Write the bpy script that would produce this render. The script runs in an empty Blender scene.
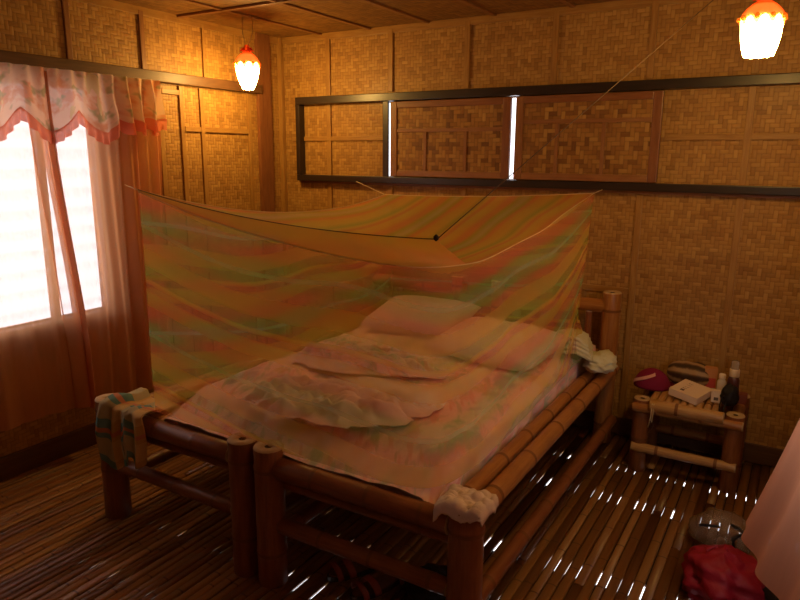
import bpy, bmesh, math, random
from mathutils import Vector, Matrix, noise
random.seed(7)
S = bpy.context.scene
COL = S.collection
PI = math.pi

# ------------------------------------------------------------------ camera
cam_d = bpy.data.cameras.new('camera')
cam_d.sensor_width = 36.0
cam_d.lens = 663.1 / 800 * 36
cam_d.clip_start = 0.02
cam = bpy.data.objects.new('camera', cam_d)
COL.objects.link(cam)
yaw, pitch, roll = 0.543135, 0.214834, -0.0062364
fw = Vector((-math.sin(yaw)*math.cos(pitch), math.cos(yaw)*math.cos(pitch), -math.sin(pitch)))
ri = Vector((math.cos(yaw), math.sin(yaw), 0))
dn = fw.cross(ri)
r2 = math.cos(roll)*ri + math.sin(roll)*dn
d2 = -math.sin(roll)*ri + math.cos(roll)*dn
m = Matrix((r2, -d2, -fw)).transposed().to_4x4()
m.translation = (0, 0, 1.6)
cam.matrix_world = m
S.camera = cam

# ------------------------------------------------------------------ world and exposure
W = bpy.data.worlds.new('world'); S.world = W
W.use_nodes = True
bg = W.node_tree.nodes['Background']
bg.inputs[0].default_value = (0.93, 0.93, 1.0, 1)
bg.inputs[1].default_value = 3.0
LAMP = 108.0
LAMP_COL = (1.0, 0.57, 0.14)
S.view_settings.view_transform = 'Standard'
S.view_settings.look = 'None'
S.view_settings.exposure = 0.0
S.view_settings.gamma = 1.0
S.view_settings.use_curve_mapping = False
S.cycles.transparent_max_bounces = 24
S.cycles.max_bounces = 8
S.cycles.sample_clamp_indirect = 6.0

# ------------------------------------------------------------------ node helpers
class X:
    """a node socket with arithmetic"""
    def __init__(s, nt, sock): s.nt, s.k = nt, sock
    def _m(s, op, *a):
        n = s.nt.nodes.new('ShaderNodeMath'); n.operation = op
        for i, v in enumerate((s,)+a):
            if isinstance(v, X): s.nt.links.new(v.k, n.inputs[i])
            else: n.inputs[i].default_value = v
        return X(s.nt, n.outputs[0])
    def __add__(s, o): return s._m('ADD', o)
    def __sub__(s, o): return s._m('SUBTRACT', o)
    def __mul__(s, o): return s._m('MULTIPLY', o)
    def __truediv__(s, o): return s._m('DIVIDE', o)
    def floor(s): return s._m('FLOOR')
    def fract(s): return s._m('FRACT')
    def mod(s, o): return s._m('FLOORED_MODULO', o)
    def lt(s, o): return s._m('LESS_THAN', o)
    def gt(s, o): return s._m('GREATER_THAN', o)
    def abs(s): return s._m('ABSOLUTE')
    def sin(s): return s._m('SINE')
    def pow(s, o): return s._m('POWER', o)
    def max(s, o): return s._m('MAXIMUM', o)
    def min(s, o): return s._m('MINIMUM', o)

class G:
    """material builder"""
    def __init__(g, name):
        g.m = bpy.data.materials.new(name); g.m.use_nodes = True
        g.nt = g.m.node_tree
        g.nt.nodes.clear()
        g.out = g.node('ShaderNodeOutputMaterial')
    def node(g, t, **kw):
        n = g.nt.nodes.new(t)
        for k, v in kw.items(): setattr(n, k, v)
        return n
    def set(g, sock, v):
        if isinstance(v, X): g.nt.links.new(v.k, sock)
        elif isinstance(v, bpy.types.NodeSocket): g.nt.links.new(v, sock)
        elif isinstance(v, tuple) and len(v) == 3 and sock.type == 'RGBA': sock.default_value = v+(1,)
        else: sock.default_value = v
    def uv(g):
        t = g.node('ShaderNodeTexCoord'); s = g.node('ShaderNodeSeparateXYZ')
        g.nt.links.new(t.outputs['UV'], s.inputs[0])
        return X(g.nt, s.outputs[0]), X(g.nt, s.outputs[1])
    def obj(g):
        t = g.node('ShaderNodeTexCoord'); return t.outputs['Object']
    def vec(g, x, y, z=0.0):
        c = g.node('ShaderNodeCombineXYZ')
        for i, v in enumerate((x, y, z)): g.set(c.inputs[i], v)
        return c.outputs[0]
    def white(g, v):
        n = g.node('ShaderNodeTexWhiteNoise', noise_dimensions='3D'); g.set(n.inputs['Vector'], v)
        return X(g.nt, n.outputs['Value'])
    def noise(g, v, scale, detail=3.0, rough=.55):
        n = g.node('ShaderNodeTexNoise'); g.set(n.inputs['Vector'], v)
        n.inputs['Scale'].default_value = scale; n.inputs['Detail'].default_value = detail
        n.inputs['Roughness'].default_value = rough
        return X(g.nt, n.outputs['Fac'])
    def mix(g, f, a, b):
        n = g.node('ShaderNodeMix', data_type='RGBA')
        g.set(n.inputs[0], f); g.set(n.inputs[6], a); g.set(n.inputs[7], b)
        return n.outputs[2]
    def mul(g, a, b, f=1.0):
        n = g.node('ShaderNodeMix', data_type='RGBA', blend_type='MULTIPLY')
        g.set(n.inputs[0], f); g.set(n.inputs[6], a); g.set(n.inputs[7], b)
        return n.outputs[2]
    def ramp(g, f, stops, interp='LINEAR'):
        n = g.node('ShaderNodeValToRGB'); g.set(n.inputs[0], f)
        e = n.color_ramp.elements; n.color_ramp.interpolation = interp
        while len(e) < len(stops): e.new(.5)
        for i, (p, c) in enumerate(stops):
            e[i].position = p; e[i].color = tuple(c)+(1,)
        return n.outputs[0]
    def bump(g, h, strength=.4, dist=.01):
        n = g.node('ShaderNodeBump'); g.set(n.inputs['Height'], h)
        n.inputs['Strength'].default_value = strength; n.inputs['Distance'].default_value = dist
        return n.outputs[0]
    def pbr(g, col, rough=.6, nrm=None, coat=0.0, spec=.4, metal=0.0, **kw):
        n = g.node('ShaderNodeBsdfPrincipled')
        g.set(n.inputs['Base Color'], col); g.set(n.inputs['Roughness'], rough)
        n.inputs['Coat Weight'].default_value = coat
        n.inputs['Coat Roughness'].default_value = .25
        n.inputs['Specular IOR Level'].default_value = spec
        n.inputs['Metallic'].default_value = metal
        if nrm is not None: g.set(n.inputs['Normal'], nrm)
        for k, v in kw.items(): g.set(n.inputs[k.replace('_', ' ')], v)
        return n.outputs[0]
    def shade(g, t, **kw):
        n = g.node(t)
        for k, v in kw.items(): g.set(n.inputs[k], v)
        return n.outputs[0]
    def mixs(g, f, a, b):
        n = g.node('ShaderNodeMixShader'); g.set(n.inputs[0], f)
        g.nt.links.new(a, n.inputs[1]); g.nt.links.new(b, n.inputs[2])
        return n.outputs[0]
    def done(g, s):
        g.nt.links.new(s, g.out.inputs[0]); return g.m

def plain(name, col, rough=.6, coat=0.0, spec=.4, var=.15, scale=8.0):
    g = G(name)
    n = g.noise(g.obj(), scale, 4)
    c = g.mix(n, tuple(v*(1-var) for v in col), tuple(min(1, v*(1+var)) for v in col))
    return g.done(g.pbr(c, rough, None, coat, spec))

# ------------------------------------------------------------------ materials
def weave_mat(name, cell, lo, mid, hi, contrast=1.0):
    g = G(name)
    u, v = g.uv()
    wob = g.noise(g.vec(u, v), 3.0, 2)
    a = (u + (wob-.5)*.012)/cell; b = (v + (wob-.5)*-.012)/cell
    i, j = a.floor(), b.floor()
    k = (i+j).mod(4.0)
    isv = k.lt(2.0)                                   # vertical strip on top here
    seg = ((i+j)/4.0).floor()
    idh = g.white(g.vec(j, ((i+j-2.0)/4.0).floor(), 3.0))
    idv = g.white(g.vec(i, seg, 17.0))
    strip = g.white(g.vec(g_mix(g, isv, j, i), isv*5.0, 1.0))
    rnd = g_mix(g, isv, idh, idv)*.55 + strip*.45
    pa = (a.fract()-.5).abs()*2.0; pb = (b.fract()-.5).abs()*2.0
    prof = g_mix(g, isv, pb, pa)                      # 0 at strip middle, 1 at its edge
    kk = g_mix(g, isv, (i+j-2.0).mod(4.0)+a.fract(), k+b.fract())
    endp = ((kk-1.0)).abs()
    h = (prof*prof*-.6) - (endp.min(1.0).pow(3.0))*.5
    fine = g.noise(g.vec(g_mix(g, isv, u*18.0, u*300.0), g_mix(g, isv, v*300.0, v*18.0)), 1.0, 3)
    big = g.noise(g.vec(u, v), 1.6, 3)
    f = rnd*contrast + fine*.35 + big*.45 - .35 - contrast*.25 + .2
    c = g.ramp(f, [(0.0, lo), (.45, mid), (1.0, hi)])
    edge = (prof.pow(6.0))*.45 + (endp.min(1.0).pow(8.0))*.25
    c = g.mix(edge, c, tuple(x*.35 for x in lo))
    return g.done(g.pbr(c, .55, g.bump(h, .5, .004), .05, .35))

def g_mix(g, f, a, b):
    return a + (b-a)*f

M = {}
M['weave'] = weave_mat('woven_bamboo_wall', .021, (.25, .11, .026), (.45, .24, .060), (.59, .36, .10), .6)
M['weave_dark'] = weave_mat('woven_bamboo_shutter', .024, (.14, .055, .014), (.31, .145, .033), (.46, .26, .065), 1.0)
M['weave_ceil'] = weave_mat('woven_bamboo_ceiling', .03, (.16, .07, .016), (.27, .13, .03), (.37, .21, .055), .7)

def bamboo_mat(name, c0, c1, c2, coat=.16, rough=.42):
    g = G(name)
    u, v = g.uv()
    n1 = g.noise(g.vec((u*2*PI).sin()*1.3, v*2.2, g.noise(g.obj(), 1.5)*3.0), 3.0, 4)
    n2 = g.noise(g.vec(u*40.0, v*3.0), 1.0, 3)
    c = g.ramp(n1*.75+n2*.35-.05, [(0.15, c0), (.5, c1), (.85, c2)])
    return g.done(g.pbr(c, rough, g.bump(n2, .15, .002), coat, .4))
M['bamboo'] = bamboo_mat('bamboo_pole', (.17, .055, .015), (.36, .145, .034), (.50, .25, .065))
M['bamboo_red'] = bamboo_mat('bamboo_reddish', (.12, .033, .011), (.24, .078, .022), (.34, .13, .036))
M['bamboo_yellow'] = bamboo_mat('bamboo_yellow', (.28, .13, .035), (.5, .27, .085), (.62, .40, .15))
M['bamboo_node'] = plain('bamboo_node', (.20, .08, .028), .6, 0, .3, .3, 30)
M['bamboo_cut'] = plain('bamboo_cut_end', (.52, .36, .19), .7, 0, .2, .25, 60)
M['hollow'] = plain('bamboo_hollow', (.06, .03, .015), .9)
M['batten'] = bamboo_mat('batten', (.20, .08, .018), (.37, .19, .045), (.48, .28, .08), .1, .5)
M['batten_dark'] = bamboo_mat('batten_dark', (.06, .025, .012), (.11, .05, .02), (.17, .08, .03), .1, .5)
M['dark_wood'] = bamboo_mat('dark_wood', (.014, .008, .007), (.025, .014, .011), (.045, .022, .015), .25, .4)
M['red_wood'] = bamboo_mat('red_wood', (.13, .045, .02), (.23, .085, .03), (.30, .13, .05), .2, .45)
M['pane_frame'] = bamboo_mat('shutter_frame', (.16, .06, .022), (.28, .12, .04), (.36, .18, .065), .15, .45)

def slat_mat():
    g = G('bamboo_floor')
    u, v = g.uv()
    geo = g.node('ShaderNodeNewGeometry'); r = X(g.nt, geo.outputs['Random Per Island'])
    n = g.noise(g.vec(u*60.0, v*1.6, r*40.0), 1.0, 4)
    n2 = g.noise(g.vec(u*10.0, v*5.0, r*9.0), 1.0, 3)
    f = r*.5 + n*.45 + n2*.3 - .12
    c = g.ramp(f, [(.1, (.10, .035, .011)), (.42, (.25, .105, .028)), (.75, (.40, .195, .055)), (1.0, (.50, .28, .09))])
    rings = ((v*3.1 + r*7.0).fract()-.5).abs().lt(.012)
    c = g.mix(rings*.7, c, (.07, .025, .012))
    return g.done(g.pbr(c, n2*.25+.27, g.bump(n, .2, .002), .14, .4))
M['floor'] = slat_mat()
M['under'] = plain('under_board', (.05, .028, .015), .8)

def net_mat(name, alpha, warm):
    g = G(name)
    u, v = g.uv()
    wav = g.noise(g.vec(u*1.0, v*.5), 1.5, 0)
    p = (v + (wav-.5)*.13)*2.3
    Y = (.98, .76, .17); Y2 = (.97, .64, .15); Pk = (.97, .28, .17); Gn = (.34, .66, .14); Tl = (.56, .78, .50)
    c = g.ramp(p.fract(), [(0.0, Y), (.10, Y2), (.18, Pk), (.24, Pk), (.31, Gn), (.40, Tl), (.46, Gn), (.53, Pk),
                           (.60, Y2), (.72, Y), (.82, Gn), (.88, Y), (.94, Pk), (1.0, Y)])
    c = g.mix(warm, c, (.92, .62, .15))
    crease = g.noise(g.vec(u*18.0, v*.8), 1.0, 1, .5)
    a = (crease-.5)*.02 + alpha
    a = a.max(.12).min(.92)
    d = g.shade('ShaderNodeBsdfDiffuse', Color=c)
    t = g.shade('ShaderNodeBsdfTranslucent', Color=c)
    s = g.mixs(.5, d, t)
    return g.done(g.mixs(a, g.shade('ShaderNodeBsdfTransparent'), s))
M['net'] = net_mat('net_side', .375, .0)
M['net_top'] = net_mat('net_top', .56, .5)
M['net_band'] = net_mat('net_band', .66, .6)

def curtain_mat(name, col, trans, tl=.5):
    g = G(name)
    u, v = g.uv()
    n = g.noise(g.vec(u*60.0, v*4.0), 1.0, 3)
    c = g.mix(n, tuple(x*.88 for x in col), col)
    d = g.shade('ShaderNodeBsdfDiffuse', Color=c)
    t = g.shade('ShaderNodeBsdfTranslucent', Color=c)
    s = g.mixs(tl, d, t)
    return g.done(g.mixs(1-trans, g.shade('ShaderNodeBsdfTransparent'), s))
M['curtain'] = curtain_mat('sheer_peach_curtain', (.90, .43, .20), .30, .40)
M['curtain_right'] = curtain_mat('pink_curtain', (.66, .29, .16), .015, .36)
M['ruffle'] = curtain_mat('coral_ruffle', (.92, .33, .20), .08)

def valance_mat():
    g = G('floral_valance')
    u, v = g.uv()
    n = g.noise(g.vec(u, v), 11.0, 3); n2 = g.noise(g.vec(u+5.0, v+3.0), 14.0, 2); n3 = g.noise(g.vec(u*1.0, v*.5+9.0), 9.0, 2)
    base = (.92, .70, .52)
    c = g.mix(((n-.5).max(0.0).min(.12)*7.0), base, (.80, .36, .18))
    c = g.mix(((n2-.57).max(0.0).min(.1)*8.0), c, (.40, .42, .20))
    c = g.mix((n3.gt(.63)), c, (.82, .66, .34))
    d = g.shade('ShaderNodeBsdfDiffuse', Color=c); t = g.shade('ShaderNodeBsdfTranslucent', Color=c)
    return g.done(g.mixs(.92, g.shade('ShaderNodeBsdfTransparent'), g.mixs(.42, d, t)))
M['valance'] = valance_mat()

def sheet_mat():
    g = G('patterned_sheet')
    u, v = g.uv()
    n = g.noise(g.vec(u*1.0, v*.45), 9.0, 3); n2 = g.noise(g.vec(u+4.0, v*.5+3.0), 8.0, 3); n3 = g.noise(g.vec(u*.9+9.0, v*.5), 7.0, 3)
    c = (.93, .65, .60)
    c = g.mix((n-.52).max(0.0).min(.12)*6.0, c, (.32, .44, .32))
    c = g.mix((n2-.54).max(0.0).min(.12)*6.0, c, (.72, .52, .20))
    c = g.mix((n3-.54).max(0.0).min(.12)*6.0, c, (.52, .30, .42))
    st = g.noise(g.vec((u*1.0+v*.5)*26.0, (v-u*.3)*5.0), 1.0, 2); st2 = g.noise(g.vec((u*1.0+v*.5)*22.0+30.0, (v-u*.3)*4.0), 1.0, 2)
    c = g.mix((st-.56).max(0.0).min(.08)*6.0, c, (.36, .46, .26))
    c = g.mix((st2-.55).max(0.0).min(.08)*7.0, c, (.80, .34, .30))
    return g.done(g.pbr(c, .85, g.bump(g.noise(g.vec(u, v), 14.0, 4), .35, .02), 0, .2))
M['sheet'] = sheet_mat()

def cloth(name, col, bump=.3, scale=20.0, rough=.9):
    g = G(name)
    n = g.noise(g.obj(), scale, 4)
    c = g.mix(n, tuple(x*.85 for x in col), col)
    return g.done(g.pbr(c, rough, g.bump(n, bump, .01), 0, .15))
M['pillow'] = cloth('pink_pillowcase', (.84, .58, .50))
M['blanket'] = cloth('crumpled_white_sheet', (.92, .80, .70), .3)
M['white_cloth'] = cloth('white_cloth', (.78, .64, .53), .4, 30)
M['pale_cloth'] = cloth('pale_green_cloth', (.66, .64, .44), .4, 25)

def towel_mat():
    g = G('checked_towel')
    u, v = g.uv()
    a = (u/.15).fract().lt(.5); b = (v/.17).fract().lt(.5)
    c = g.mix(a, (.55, .33, .10), (.14, .27, .26))
    c = g.mix(b*.55, c, (.70, .50, .22))
    c = g.mix(((v/.17+.25).fract().lt(.12)), c, (.55, .22, .12))
    return g.done(g.pbr(c, .95, g.bump(g.noise(g.vec(u, v), 120.0), .3, .004), 0, .1))
M['towel'] = towel_mat()

def emit_mat(name, col, s):
    g = G(name); return g.done(g.shade('ShaderNodeEmission', Color=col, Strength=s))
M['lamp'] = emit_mat('glowing_glass', LAMP_COL, LAMP)
M['lamp_top'] = emit_mat('shaded_glass_top', (1.0, .45, .10), 7.0)
M['crown'] = curtain_mat('coral_crown', (.92, .27, .10), .16, .6)
M['bead'] = curtain_mat('amber_bead', (.95, .55, .10), .1, .6)
M['wire'] = plain('wire', (.34, .24, .14), .5)
M['cord'] = plain('dark_cord', (.03, .02, .015), .8)
M['brown_cord'] = plain('brown_cord', (.09, .05, .025), .8)
M['string'] = plain('pale_string', (.66, .50, .25), .8)
g = G('louvre_glass')
M['louvre'] = g.done(g.mixs(.16, g.shade('ShaderNodeBsdfTransparent'), g.mixs(.8, g.shade('ShaderNodeBsdfGlossy', Color=(.9, .9, .9), Roughness=.1), g.shade('ShaderNodeBsdfTranslucent', Color=(.85, .88, .9)))))
M['window_wood'] = plain('window_wood', (.16, .07, .05), .6)

# ------------------------------------------------------------------ geometry helpers
def new(name, bm, mats, parent=None, smooth=False, label=None, cat=None, group=None, kind=None):
    me = bpy.data.meshes.new(name)
    bm.normal_update()
    bm.to_mesh(me); bm.free()
    if not isinstance(mats, (list, tuple)): mats = [mats]
    for q in mats: me.materials.append(q)
    if smooth:
        for p in me.polygons: p.use_smooth = True
    o = bpy.data.objects.new(name, me); COL.objects.link(o)
    if parent: o.parent = parent
    tag(o, label, cat, group, kind)
    return o
def tag(o, label=None, cat=None, group=None, kind=None):
    if label: o['label'] = label
    if cat: o['category'] = cat
    if group: o['group'] = group
    if kind: o['kind'] = kind
    return o
def thing(name, label, cat, loc=(0, 0, 0), group=None, rotz=0.0):
    o = bpy.data.objects.new(name, None); COL.objects.link(o)
    o.location = loc; o.rotation_euler = (0, 0, rotz); o.empty_display_size = .1
    return tag(o, label, cat, group)
def BM():
    bm = bmesh.new(); bm.loops.layers.uv.new('UVMap'); return bm
def box(bm, lo, hi, mi=0, bev=0.0):
    lo, hi = Vector(lo), Vector(hi)
    vs = [bm.verts.new((x, y, z)) for x in (lo.x, hi.x) for y in (lo.y, hi.y) for z in (lo.z, hi.z)]
    F = [(0, 1, 3, 2), (4, 6, 7, 5), (0, 4, 5, 1), (2, 3, 7, 6), (0, 2, 6, 4), (1, 5, 7, 3)]
    uvl = bm.loops.layers.uv.active
    d = hi-lo; fs = []
    long = max(range(3), key=lambda k: d[k])
    for f in F:
        face = bm.faces.new([vs[k] for k in f]); face.material_index = mi; fs.append(face)
        n = (vs[f[1]].co-vs[f[0]].co).cross(vs[f[2]].co-vs[f[0]].co)
        ax = max(range(3), key=lambda k: abs(n[k]))
        for l in face.loops:
            c = l.vert.co
            l[uvl].uv = ((c.y, c.z), (c.x, c.z), (c.x, c.y))[ax]
    if bev:
        es = {e for f in fs for e in f.edges}
        bmesh.ops.bevel(bm, geom=list(es), offset=bev, segments=2, affect='EDGES', profile=.6, clamp_overlap=True)
    return vs
def bar(bm, lo, hi, mi=0, bev=.004):
    """box with UVs along its length, for wood grain"""
    t = BM(); box(t, lo, hi, mi, bev)
    d = Vector(hi)-Vector(lo); long = max(range(3), key=lambda k: d[k]); o = [k for k in range(3) if k != long]
    uvl = t.loops.layers.uv.active
    for f in t.faces:
        for l in f.loops:
            c = l.vert.co; l[uvl].uv = ((c[o[0]]+c[o[1]])*3, c[long])
    me = bpy.data.meshes.new('t'); t.to_mesh(me); t.free(); bm.from_mesh(me); bpy.data.meshes.remove(me)
def frame_of(d):
    d = d.normalized()
    a = Vector((0, 0, 1)) if abs(d.z) < .9 else Vector((1, 0, 0))
    x = d.cross(a).normalized(); return x, d.cross(x).normalized(), d
def rings(bm, rows, seg, mi=0, close0=False, close1=False):
    """rows: list of (centre, xaxis, yaxis, rx, ry, v, matindex)"""
    uvl = bm.loops.layers.uv.active
    R = []
    for (c, x, y, rx, ry, v, k) in rows:
        R.append([bm.verts.new(c + x*math.cos(2*PI*i/seg)*rx + y*math.sin(2*PI*i/seg)*ry) for i in range(seg)])
    for a in range(len(rows)-1):
        for i in range(seg):
            j = (i+1) % seg
            f = bm.faces.new((R[a][i], R[a][j], R[a+1][j], R[a+1][i])); f.material_index = rows[a+1][6]; f.smooth = True
            for l, (uu, vv) in zip(f.loops, ((i/seg, rows[a][5]), ((i+1)/seg, rows[a][5]), ((i+1)/seg, rows[a+1][5]), (i/seg, rows[a+1][5]))):
                l[uvl].uv = (uu, vv)
    if close0: bm.faces.new(R[0][::-1]).material_index = rows[0][6]
    if close1: bm.faces.new(R[-1]).material_index = rows[-1][6]
    return R
def pole(bm, p0, p1, r, node=.24, hollow=True, taper=.94, seg=18, off=None):
    """bamboo culm: swollen rings at the nodes, hollow cut ends. slots 0 culm, 1 node, 2 cut, 3 hollow"""
    p0, p1 = Vector(p0), Vector(p1); d = p1-p0; L = d.length; x, y, d = frame_of(d)
    ph = random.random()*10
    rows = []
    def row(t, rr, k): rows.append((p0+d*t, x, y, rr, rr, t+ph, k))
    rr = lambda t: r*(1-(1-taper)*t/L)
    hole = .26 if hollow else .05
    row(.035 if hollow else .001, rr(0)*hole, 3); row(.004, rr(0)*hole, 3); row(0, rr(0)*.93, 2); row(.006, rr(0), 0)
    t = off if off is not None else node*random.uniform(.25, .8)
    while t < L-.03:
        q = rr(t)
        row(t-.03, q*.985, 0); row(t-.009, q*1.0, 0); row(t-.004, q*1.03, 1); row(t+.001, q*.99, 1); row(t+.006, q*1.04, 1); row(t+.013, q*1.0, 0); row(t+.03, q*.975, 0)
        t += node*random.uniform(.85, 1.15)
    row(L-.006, rr(L), 0); row(L, rr(L)*.93, 2); row(L-.004, rr(L)*hole, 2); row(L-(.035 if hollow else .001), rr(L)*hole, 3)
    rings(bm, rows, seg, 0, True, True)
BMATS = lambda k='bamboo': [M[k], M['bamboo_node'], M['bamboo_cut'], M['hollow']]
def tube(bm, pts, r, seg=6, mi=0):
    pts = [Vector(p) for p in pts]; rows = []; v = 0
    for i, p in enumerate(pts):
        d = (pts[min(i+1, len(pts)-1)]-pts[max(i-1, 0)])
        x, y, _ = frame_of(d)
        if i: v += (p-pts[i-1]).length
        rows.append((p, x, y, r, r, v, mi))
    rings(bm, rows, seg, mi, True, True)
def lathe(bm, prof, seg=24, mi=0, c=(0, 0, 0), wob=None, close0=False, close1=False, sx=1, sy=1):
    rows = []; c = Vector(c); v = 0
    for i, (r, z) in enumerate(prof):
        rows.append((c+Vector((0, 0, z)), Vector((1, 0, 0)), Vector((0, 1, 0)), r*sx, r*sy, z, mi))
    return rings(bm, rows, seg, mi, close0, close1)
def grid(bm, nu, nv, fn, uvf=None, mi=0, keep=None):
    uvl = bm.loops.layers.uv.active
    V = [[None]*(nv+1) for _ in range(nu+1)]
    for i in range(nu+1):
        for j in range(nv+1): V[i][j] = bm.verts.new(fn(i/nu, j/nv))
    for i in range(nu):
        for j in range(nv):
            if keep and not keep((i+.5)/nu, (j+.5)/nv): continue
            f = bm.faces.new((V[i][j], V[i+1][j], V[i+1][j+1], V[i][j+1])); f.material_index = mi; f.smooth = True
            for l, (a, b) in zip(f.loops, ((i, j), (i+1, j), (i+1, j+1), (i, j+1))):
                l[uvl].uv = uvf(a/nu, b/nv) if uvf else (a/nu, b/nv)
    for v in [v for v in bm.verts if not v.link_faces]: bm.verts.remove(v)
    return V
def solid(o, t, off=0.0):
    m = o.modifiers.new('thickness', 'SOLIDIFY'); m.thickness = t; m.offset = off; return o
def fbm(x, y, z=0.0, o=4):
    return noise.fractal(Vector((x, y, z)), 1.0, 2.0, o)
def lerp(a, b, t): return a+(b-a)*t
def sstep(a, b, x):
    t = max(0, min(1, (x-a)/(b-a))); return t*t*(3-2*t)

# ------------------------------------------------------------------ room
XL, XR, YB, YF, H = -3.3, .32, 3.8, -.7, 2.4
def wall(name, axis, pos, out, lo, hi, holes, mat, thick=.05):
    """wall panel of boxes around rectangular holes. axis 0: plane x=pos (u=y); axis 1: plane y=pos (u=x)"""
    bm = BM()
    us = sorted({lo[0], hi[0]} | {h[0] for h in holes} | {h[2] for h in holes})
    zs = sorted({lo[1], hi[1]} | {h[1] for h in holes} | {h[3] for h in holes})
    for a, b in zip(us, us[1:]):
        for c, d in zip(zs, zs[1:]):
            mu, mz = (a+b)/2, (c+d)/2
            if any(h[0] < mu < h[2] and h[1] < mz < h[3] for h in holes): continue
            p = sorted((pos, pos+out*thick))
            if axis == 0: box(bm, (p[0], a, c), (p[1], b, d))
            else: box(bm, (a, p[0], c), (b, p[1], d))
    bmesh.ops.remove_doubles(bm, verts=bm.verts, dist=1e-5)
    return new(name, bm, mat, kind='structure')
WIN = (1.02, .745, 2.28, 1.93)
WIN2 = (.7, .85, 2.15, 1.92)
SL = [(-2.43, 1.465, -2.352, 1.935), (-1.57, 1.465, -1.492, 1.935)]
wall_left = wall('wall_left', 0, XL, -1, (YF, -.2), (YB, H), [WIN], M['weave'])
wall_back = wall('wall_back', 1, YB, 1, (XL-.05, -.2), (XR+.05, H), SL, M['weave'])
wall_right = wall('wall_right', 0, XR, 1, (YF, -.2), (YB, H), [WIN2], M['weave'])
wall_front = wall('wall_front', 1, YF, -1, (XL-.05, -.2), (XR+.05, H), [], M['weave'])
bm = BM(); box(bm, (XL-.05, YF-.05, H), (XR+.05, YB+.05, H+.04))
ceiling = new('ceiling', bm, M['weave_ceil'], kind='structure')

# battens nailed over the panel joints
def batten(par, lo, hi, mat='batten'):
    bm = BM(); bar(bm, lo, hi, 0, .003)
    return new('batten', bm, M[mat], par)
def vb(x, z0, z1, w=.035, mat='batten', t=.014): batten(wall_back, (x-w/2, YB-t, z0), (x+w/2, YB, z1), mat)
def hb(x0, x1, z, w=.03, mat='batten', t=.012): batten(wall_back, (x0, YB-t, z-w/2), (x1, YB, z+w/2), mat)
for x in (-2.87, -2.37, -1.83, -1.29, -.77, -.28):
    vb(x, 2.0, H-.02)
vb(-2.87, 0, 1.98); vb(-.28, 0, 1.98); vb(-.77, 0, 1.4)
vb(-2.37, .0, 1.4); vb(-1.83, 0, 1.4); vb(-1.24, 0, 1.4)
hb(-3.2, -2.39, 1.71); hb(-.66, XR, 1.70); hb(-3.2, -.79, .86, .035); hb(-.92, -.79, .42, .03)
hb(XL, XR, H-.02, .045, 'batten')
hb(XL, XR, .06, .10, 'batten_dark', .02)
def lvb(y, z0, z1, w=.035, mat='batten', t=.014): batten(wall_left, (XL, y-w/2, z0), (XL+t, y+w/2, z1), mat)
def lhb(y0, y1, z, w=.03, mat='batten', t=.012): batten(wall_left, (XL, y0, z-w/2), (XL+t, y1, z+w/2), mat)
for y in (1.7, 2.18, 2.63): lvb(y, 2.06, H-.02, .03, 'pane_frame')
lvb(3.08, 2.06, H-.02, .018); lvb(3.35, 2.06, H-.02, .018)
for y in (2.72, 2.88, 3.04, 3.46): lvb(y, 0, 2.0, .03)
lhb(2.9, 3.46, 1.75); lhb(2.74, 2.87, 1.96, .03); lhb(2.3, 3.56, .86, .035)
lhb(YF, YB, H-.02, .045)
bm = BM(); bar(bm, (XL, YF, 2.005), (XL+.045, 3.56, 2.065), 0, .005)
new('trim_1', bm, M['batten_dark'], kind='structure')
bm = BM(); bar(bm, (XL, 3.54, 0), (XL+.025, 3.67, H), 0, .004)
new('trim_2', bm, M['red_wood'], kind='structure')
bm = BM(); bar(bm, (XL+.0, 3.765, 0), (XL+.035, YB, H), 0, .004)
new('trim_3', bm, M['batten'], kind='structure')
bm = BM(); bar(bm, (XL, YF, -.02), (XL+.03, 3.56, .11), 0, .004)
new('baseboard_left', bm, M['batten_dark'], kind='structure')
def cb(lo, hi, mat='batten'):
    bm = BM(); bar(bm, lo, hi, 0, .003); new('batten', bm, M[mat], ceiling)
for x in (-2.93, -2.53, -2.10, -1.66, -1.2, -.76, -.32): cb((x-.014, YF, H-.010), (x+.014, YB, H), 'pane_frame')
for y in (2.9, 1.9, .8): cb((XL, y-.018, H-.014), (XR, y+.018, H), 'pane_frame')

# floor of split bamboo
bm = BM(); x = XL; k = 0
uvl = bm.loops.layers.uv.active
while x < XR:
    fine = x < -1.62
    w = random.uniform(.026, .036) if fine else random.uniform(.030, .042)
    gap = random.choice([.002, .003, .005, .006]) if fine else random.choice([.001, .0015, .002, .003, .004, .006])
    hz = random.uniform(-.003, .003)
    y0 = YF
    while y0 < YB:
        y1 = min(YB, y0+random.uniform(2.6, 5.5))
        sk = random.uniform(-.002, .002)
        pr = [(0, -.012), (.0, -.003), (w*.18, .0), (w*.5, .0015), (w*.82, 0), (w, -.003), (w, -.012)]
        A = [bm.verts.new((x+a, y0, b+hz)) for a, b in pr]; B = [bm.verts.new((x+a+sk, y1-.003, b+hz)) for a, b in pr]
        for q in range(6):
            f = bm.faces.new((A[q], A[q+1], B[q+1], B[q])); f.smooth = True
            for l in f.loops: l[uvl].uv = (l.vert.co.x, l.vert.co.y)
        f = bm.faces.new([A[0], B[0], B[-1], A[-1]])
        bm.faces.new(A[::-1]); bm.faces.new(B)
        y0 = y1
    x += w+gap; k += 1
bmesh.ops.recalc_face_normals(bm, faces=bm.faces)
floor = new('floor', bm, M['floor'], kind='structure')
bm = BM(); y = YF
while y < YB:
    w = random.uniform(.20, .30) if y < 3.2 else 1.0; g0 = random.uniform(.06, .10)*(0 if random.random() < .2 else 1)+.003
    box(bm, (-1.62, y, -.024), (XR, min(YB, y+w), -.0135)); y += w+g0
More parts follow.
